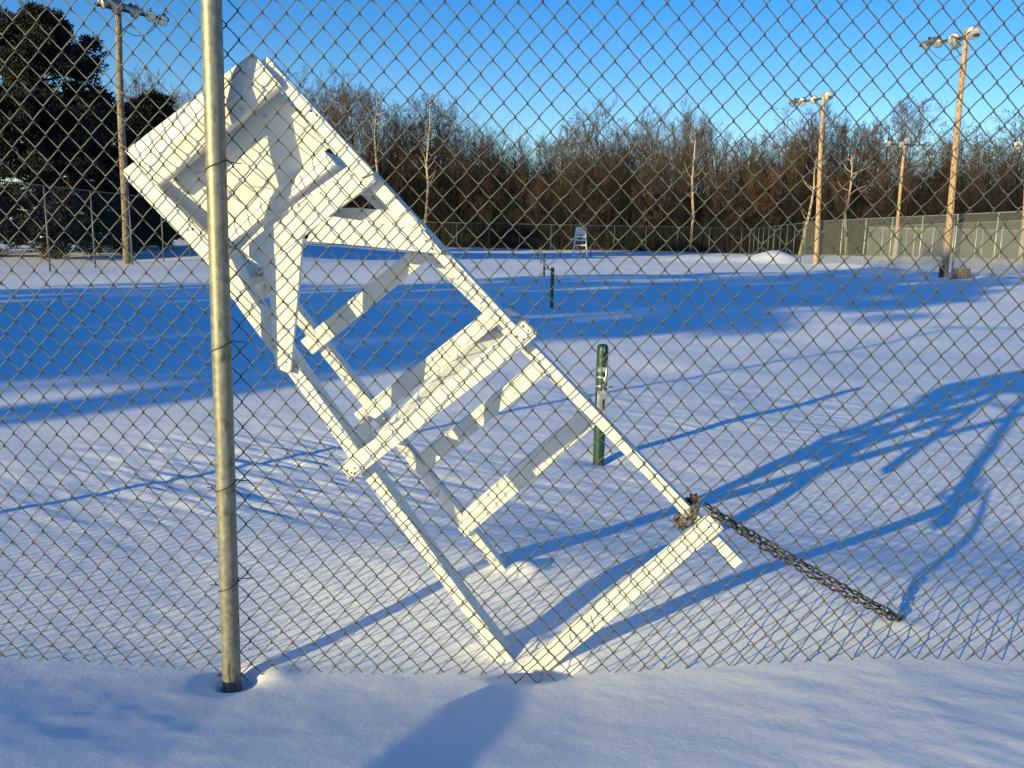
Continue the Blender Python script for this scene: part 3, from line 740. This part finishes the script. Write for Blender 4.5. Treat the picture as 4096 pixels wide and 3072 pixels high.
prof_y = [330, 340, 330, 410, 400, 345, 385, 390, 390, 450, 480, 450, 500, 590, 560, 470, 500, 490, 450, 540, 590, 500, 475, 480, 575, 515, 535, 520]
def tree_top(px): return float(np.interp(px, prof_x, prof_y))
def row(n, px0, px1, y0, y1, hf, seedshift=0):
    for k in range(n):
        px = px0+(px1-px0)*(k+random.uniform(.15, .85))/n; y = random.uniform(y0, y1)
        P = at_y(px, tree_top(px), y); h = max(4.0, (P[2]+.4)*hf*random.uniform(.84, 1.12))
        put_tree(random.randrange(len(protos)), P[0], y, h, random.uniform(0, 6.28))
row(60, 1150, 4500, 90, 97, 1.0)
row(60, 1100, 4600, 98, 108, 1.02)
row(8, 500, 1150, 88, 104, .95)
row(34, 1000, 4500, 86, 89, .70)
row(4, 1060, 1330, 78, 90, 1.0)
row(5, 480, 900, 66, 90, .95)
# trees that can be told apart
o = put_tree(6, *at_y(1490, 300, 78)[:2], at_y(1490, 385, 78)[2]+.5, 1.2, "tallest slender bare tree, pale upper limbs spreading above the tipped chair's right arm")
def pale_tree(label, px, pbase, ptop_, y, seed, H=None, fork=False):
    P = at_y(px, ptop_, y); H = P[2]+.4; R = random.Random(seed)
    root = thing("dead_tree", label, "tree", (P[0], y, gz(P[0], y)))
    q = MB(); tr = [(0, 0, -.3)]; x_ = 0; yy_ = 0
    for k in range(1, 8): x_ += R.uniform(-.22, .22); yy_ += R.uniform(-.2, .2); tr.append((x_, yy_, H*k/7))
    q.tube(tr, [.20*(1-.85*k/7) for k in range(8)], 8); q.build("trunk", PALEB, root, smooth=True)
    q = MB()
    for k in range(11):
        f_ = R.uniform(.35, .98); z_ = H*f_; i_ = int(f_*7); b = np.array(tr[i_])+(np.array(tr[i_+1])-np.array(tr[i_]))*(f_*7-i_)
        a_ = R.uniform(0, 6.28); L = R.uniform(1.0, 2.6)*(1.2-f_*.5); pts = [b]
        d = np.array([math.cos(a_), math.sin(a_), .45])
        for s_ in range(5): d = d+np.array([R.uniform(-.5, .5), R.uniform(-.5, .5), R.uniform(-.1, .6)]); pts.append(pts[-1]+d/np.linalg.norm(d)*L/5)
        q.tube(pts, [.05, .045, .035, .028, .02, .01], 5)
    q.build("branch", PALEB, root, smooth=True)
pale_tree("pale dead tree with crooked forked top, left end of the back fence", 1515, 0, 410, 82.5+3, 3)
pale_tree("pale straight trunk low in the dark wood, just right of the chair", 1700, 0, 440, 87, 5)
pale_tree("pale birch-like trunk in the wood between the two right-hand light poles", 3420, 0, 640, 87, 8)
pale_tree("thin pale trunk left of the slim light pole", 2790, 0, 520, 87, 12)
pale_tree("short broken pale snag just left of the slim light pole", 3225, 0, 660, 86, 15)

# thicket filling the foot of the wood, its shade put into the stem colour
def thicket(n, x0, x1, y0, y1, h0, h1, m_=None, seed=5, rs=1.0, nt=9):
    R = np.random.default_rng(seed)
    x = R.uniform(x0, x1, n); y = R.uniform(y0, y1, n); h = R.uniform(h0, h1, n)*(1+.5*vnoise(x*.12, y*.2, 41)*2)
    z = ground_z(x, y)-.1
    P0 = np.stack([x, y, z], 1); lean = R.normal(0, .12, (n, 2))
    M1 = P0+np.stack([lean[:, 0]*h*.5, lean[:, 1]*h*.5, h*.5], 1); P1 = M1+np.stack([lean[:, 0]*h*.9, lean[:, 1]*h*.5, h*.5], 1)
    r = R.uniform(.014, .045, n)*rs; q = MB()
    q.segs(P0, M1, r, r*.75); q.segs(M1, P1, r*.75, r*.2)
    for k in range(nt):
        f_ = R.uniform(.1, .98, n)[:, None]; b = np.where(f_ < .5, P0+(M1-P0)*f_*2, M1+(P1-M1)*(f_-.5)*2)
        a_ = R.uniform(0, 6.28, n); L = h*R.uniform(.10, .28, n)
        e = b+np.stack([np.cos(a_)*L, np.sin(a_)*L*.6, L*R.uniform(.3, 1.2, n)], 1); q.segs(b, e, r*.4, r*.12)
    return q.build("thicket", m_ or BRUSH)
tag(thicket(17000, -48, 72, 85.5, 106, 3.4, 8.2), "tangle of bare brush filling the foot of the wood, shade put into its near-black colour", "thicket", kind='stuff')

tag(thicket(5200, -52, 85, 103, 118, 7.5, 11.5, TWIG, 6, 1.3, 16), "hazy brown mass of bare saplings deep in the wood", "saplings", kind='stuff')

# ------------------------------------------------------------------ pines
def pine_meshes(seed, H, R0, base, nbr=46, dens=1.0):
    R = np.random.default_rng(seed); wood = MB(); tufts = []; rr = []
    wood.tube([(0, 0, -.5), (.1, 0, H*.35), (-.05, .1, H*.7), (0, 0, H*.93)], [H*.020, H*.017, H*.011, H*.004], 10)
    for k in range(nbr):
        g_ = (k+R.random())/nbr; z = H*(base+(1-base)*g_*.93)
        L = max(.45, R0*math.sqrt(max(.02, 1-((g_-.30)/.72)**2))*R.uniform(.66, 1.08))
        a_ = k*2.399+R.uniform(-.5, .5); P = [np.array([0, 0, z])]; d = np.array([math.cos(a_), math.sin(a_), -.02+.35*g_]); n = 6
        for s_ in range(n):
            d = d+R.normal(0, .09, 3)+np.array([0, 0, .06]); P.append(P[-1]+d/np.linalg.norm(d)*L/n)
        wood.tube(P, [.06*(1-.8*s_/n)+.008 for s_ in range(n+1)], 5)
        for c in range(int(R.integers(4, 8)*dens)):
            f_ = R.uniform(.38, 1.0); i_ = min(int(f_*n), n-1); b = P[i_]+(P[i_+1]-P[i_])*(f_*n-i_)
            tufts.append(b+R.normal(0, .22+.07*L, 3)*np.array([1, 1, .35])+np.array([0, 0, .12])); rr.append(R.uniform(.26, .55))
        tufts.append(P[-1]+np.array([0, 0, .1])); rr.append(R.uniform(.35, .6))
    for k in range(6): tufts.append(np.array([R.normal(0, .3), R.normal(0, .3), H-.45-R.uniform(0, .5)])); rr.append(.5)
    T = np.array(tufts); rr = np.array(rr); m = len(T); q = MB()
    nb_ = 190
    C_ = np.repeat(T, nb_, 0); S_ = np.repeat(rr, nb_)[:, None]; M_ = len(C_)
    d = R.normal(0, 1, (M_, 3)); d /= np.linalg.norm(d, axis=1)[:, None]
    c = C_+d*S_*np.array([1, 1, .62])*R.uniform(.35, 1.0, (M_, 1))
    d = d+np.array([0, 0, .5])+R.normal(0, .35, (M_, 3)); d /= np.linalg.norm(d, axis=1)[:, None]
    L = R.uniform(.10, .20, M_)[:, None]
    w = np.cross(d, R.normal(0, 1, (M_, 3))); w /= np.linalg.norm(w, axis=1)[:, None]; w *= R.uniform(.022, .045, M_)[:, None]
    V = np.stack([c-w, c+w, c+d*L+w*.4, c+d*L-w*.4], 1).reshape(-1, 3)
    q.add(V, (np.arange(M_)*4)[:, None]+np.arange(4)[None])
    return wood, q, T
def pine(label, x, y, H, R0, base, seed, snow=0, rz=0.0, nbr=70, dens=1.0):
    root = thing("pine_tree", label, "tree", (x, y, gz(x, y)), None, rz)
    w, n, T = pine_meshes(seed, H, R0, base, nbr=nbr, dens=dens)
    w.build("trunk", PBARK, root, smooth=True); n.build("crown", NEEDLE, root)
    if snow:
        R = np.random.default_rng(seed+1); q = MB()
        S = T[(T[:, 2] < H*.5) & (np.hypot(T[:, 0], T[:, 1]) > R0*.3)]; S = S[R.permutation(len(S))[:snow]]
        for s_ in S:
            a_ = math.atan2(s_[1], s_[0]); L = R.uniform(.10, .34); wd = R.uniform(.06, .17); hh = R.uniform(.05, .12); n_ = 8
            ring = []
            for (rr, zz) in ((1, 0), (.8, .6), (.4, .95), (.001, 1)):
                for j in range(n_):
                    th = 6.283*j/n_; lx, lyy = L*rr*math.cos(th), wd*rr*math.sin(th)
                    ring.append((s_[0]+lx*math.cos(a_)-lyy*math.sin(a_), s_[1]+lx*math.sin(a_)+lyy*math.cos(a_), s_[2]+.12+hh*zz+R.uniform(-.02, .02)))
            q.add(ring, [(i_*n_+j, i_*n_+(j+1) % n_, (i_+1)*n_+(j+1) % n_, (i_+1)*n_+j) for i_ in range(3) for j in range(n_)])
        tag(q.build("snow_load", SNOW, root, smooth=True), kind='stuff')
    return root
P = at_y(125, 62, 42); P[2] -= .75
pine("tallest dark pine at the left edge, its round dome standing clear against the sky", P[0], 42, P[2], 3.1, .66, 21, 0, 0, 44, 1.2)
P = at_y(120, 400, 37.5); pine("broad dark pine below the tallest one, snow on its lower boughs", P[0], 37.5, P[2], 3.5, .03, 22, 110, 0, 80, 1.35)
P = at_y(-330, 330, 41); pine("dark pine cut off by the left edge, beside the broad snowy one", P[0], 41, P[2], 4.0, 0.06, 26, 0, 0, 56, 1.2)
P = at_y(355, 400, 43); pine("dark bushy pine directly left of the left light pole", P[0], 43, P[2], 2.6, .03, 23, 0, 0, 50, 1.2)
P = at_y(612, 398, 50); pine("dark rounded evergreen between the left light pole and the tipped chair", P[0], 50, P[2], 1.9, .05, 24, 0, 0, 44, 1.2)
P = at_y(560, 620, 48); pine("low dark evergreen at the foot of the left light pole", P[0], 48, P[2], 2.0, .03, 27, 0, 0, 40, 1.2)
P = at_y(830, 560, 62); pine("low dark evergreen mostly hidden behind the tipped chair's backrest", P[0], 62, P[2], 3.2, .03, 25, 0, 0, 50)

# pines and an added shadow caster out of frame to the left; the low sun throws their shadows across the court
def off_pine(label, x, y, H, R0): return pine(label, x, y, H, R0, .06, 30+int(H*3), 0, 0, 46, .9)
off_pine("tall pine out of the picture to the left, shading the middle of the court", -27.5, -9.5, 13.2, 4.4)
off_pine("wide pine out of the picture to the left, beside the tall shading one", -34, -10.5, 14.4, 4.4)
off_pine("slighter pine out of the picture to the left, nearest the court corner", -23.0, -11.0, 9.8, 3.4)
off_pine("bushy pine out of the picture to the left, between the two tall ones", -30.5, -12.0, 12.2, 4.0)
off_pine("low broad pine out of the picture to the left, in front of the tall ones", -20.6, -6.6, 10.6, 4.3)
S1 = on_ground(1950, 2750, 0.0); S0 = on_ground(1700, 3060, .05)
for _ in range(8): S0 = on_ground(1700, 3060, gz(S0[0], S0[1])); S1 = on_ground(1950, 2750, gz(S1[0], S1[1]))
dS = (S1-S0)/np.linalg.norm((S1-S0)[:2]); BASE = S0-dS*.55; LS = 1.3
TIP = np.array([S1[0]-LS*math.sin(SUN_AZ), S1[1]-LS*math.cos(SUN_AZ), S1[2]+LS*math.tan(SUN_EL)])
q = MB(); q.tube([tuple(BASE-(TIP-BASE)*.2), tuple(BASE), tuple(TIP)], .017, 12)  # added out-of-view rod, aimed so its shadow crosses the foreground snow
tag(q.build("shadow_stake", POLEW, smooth=True), "short unseen wooden rod added left of the viewer to cast the foreground shadow", "shadow_stake")
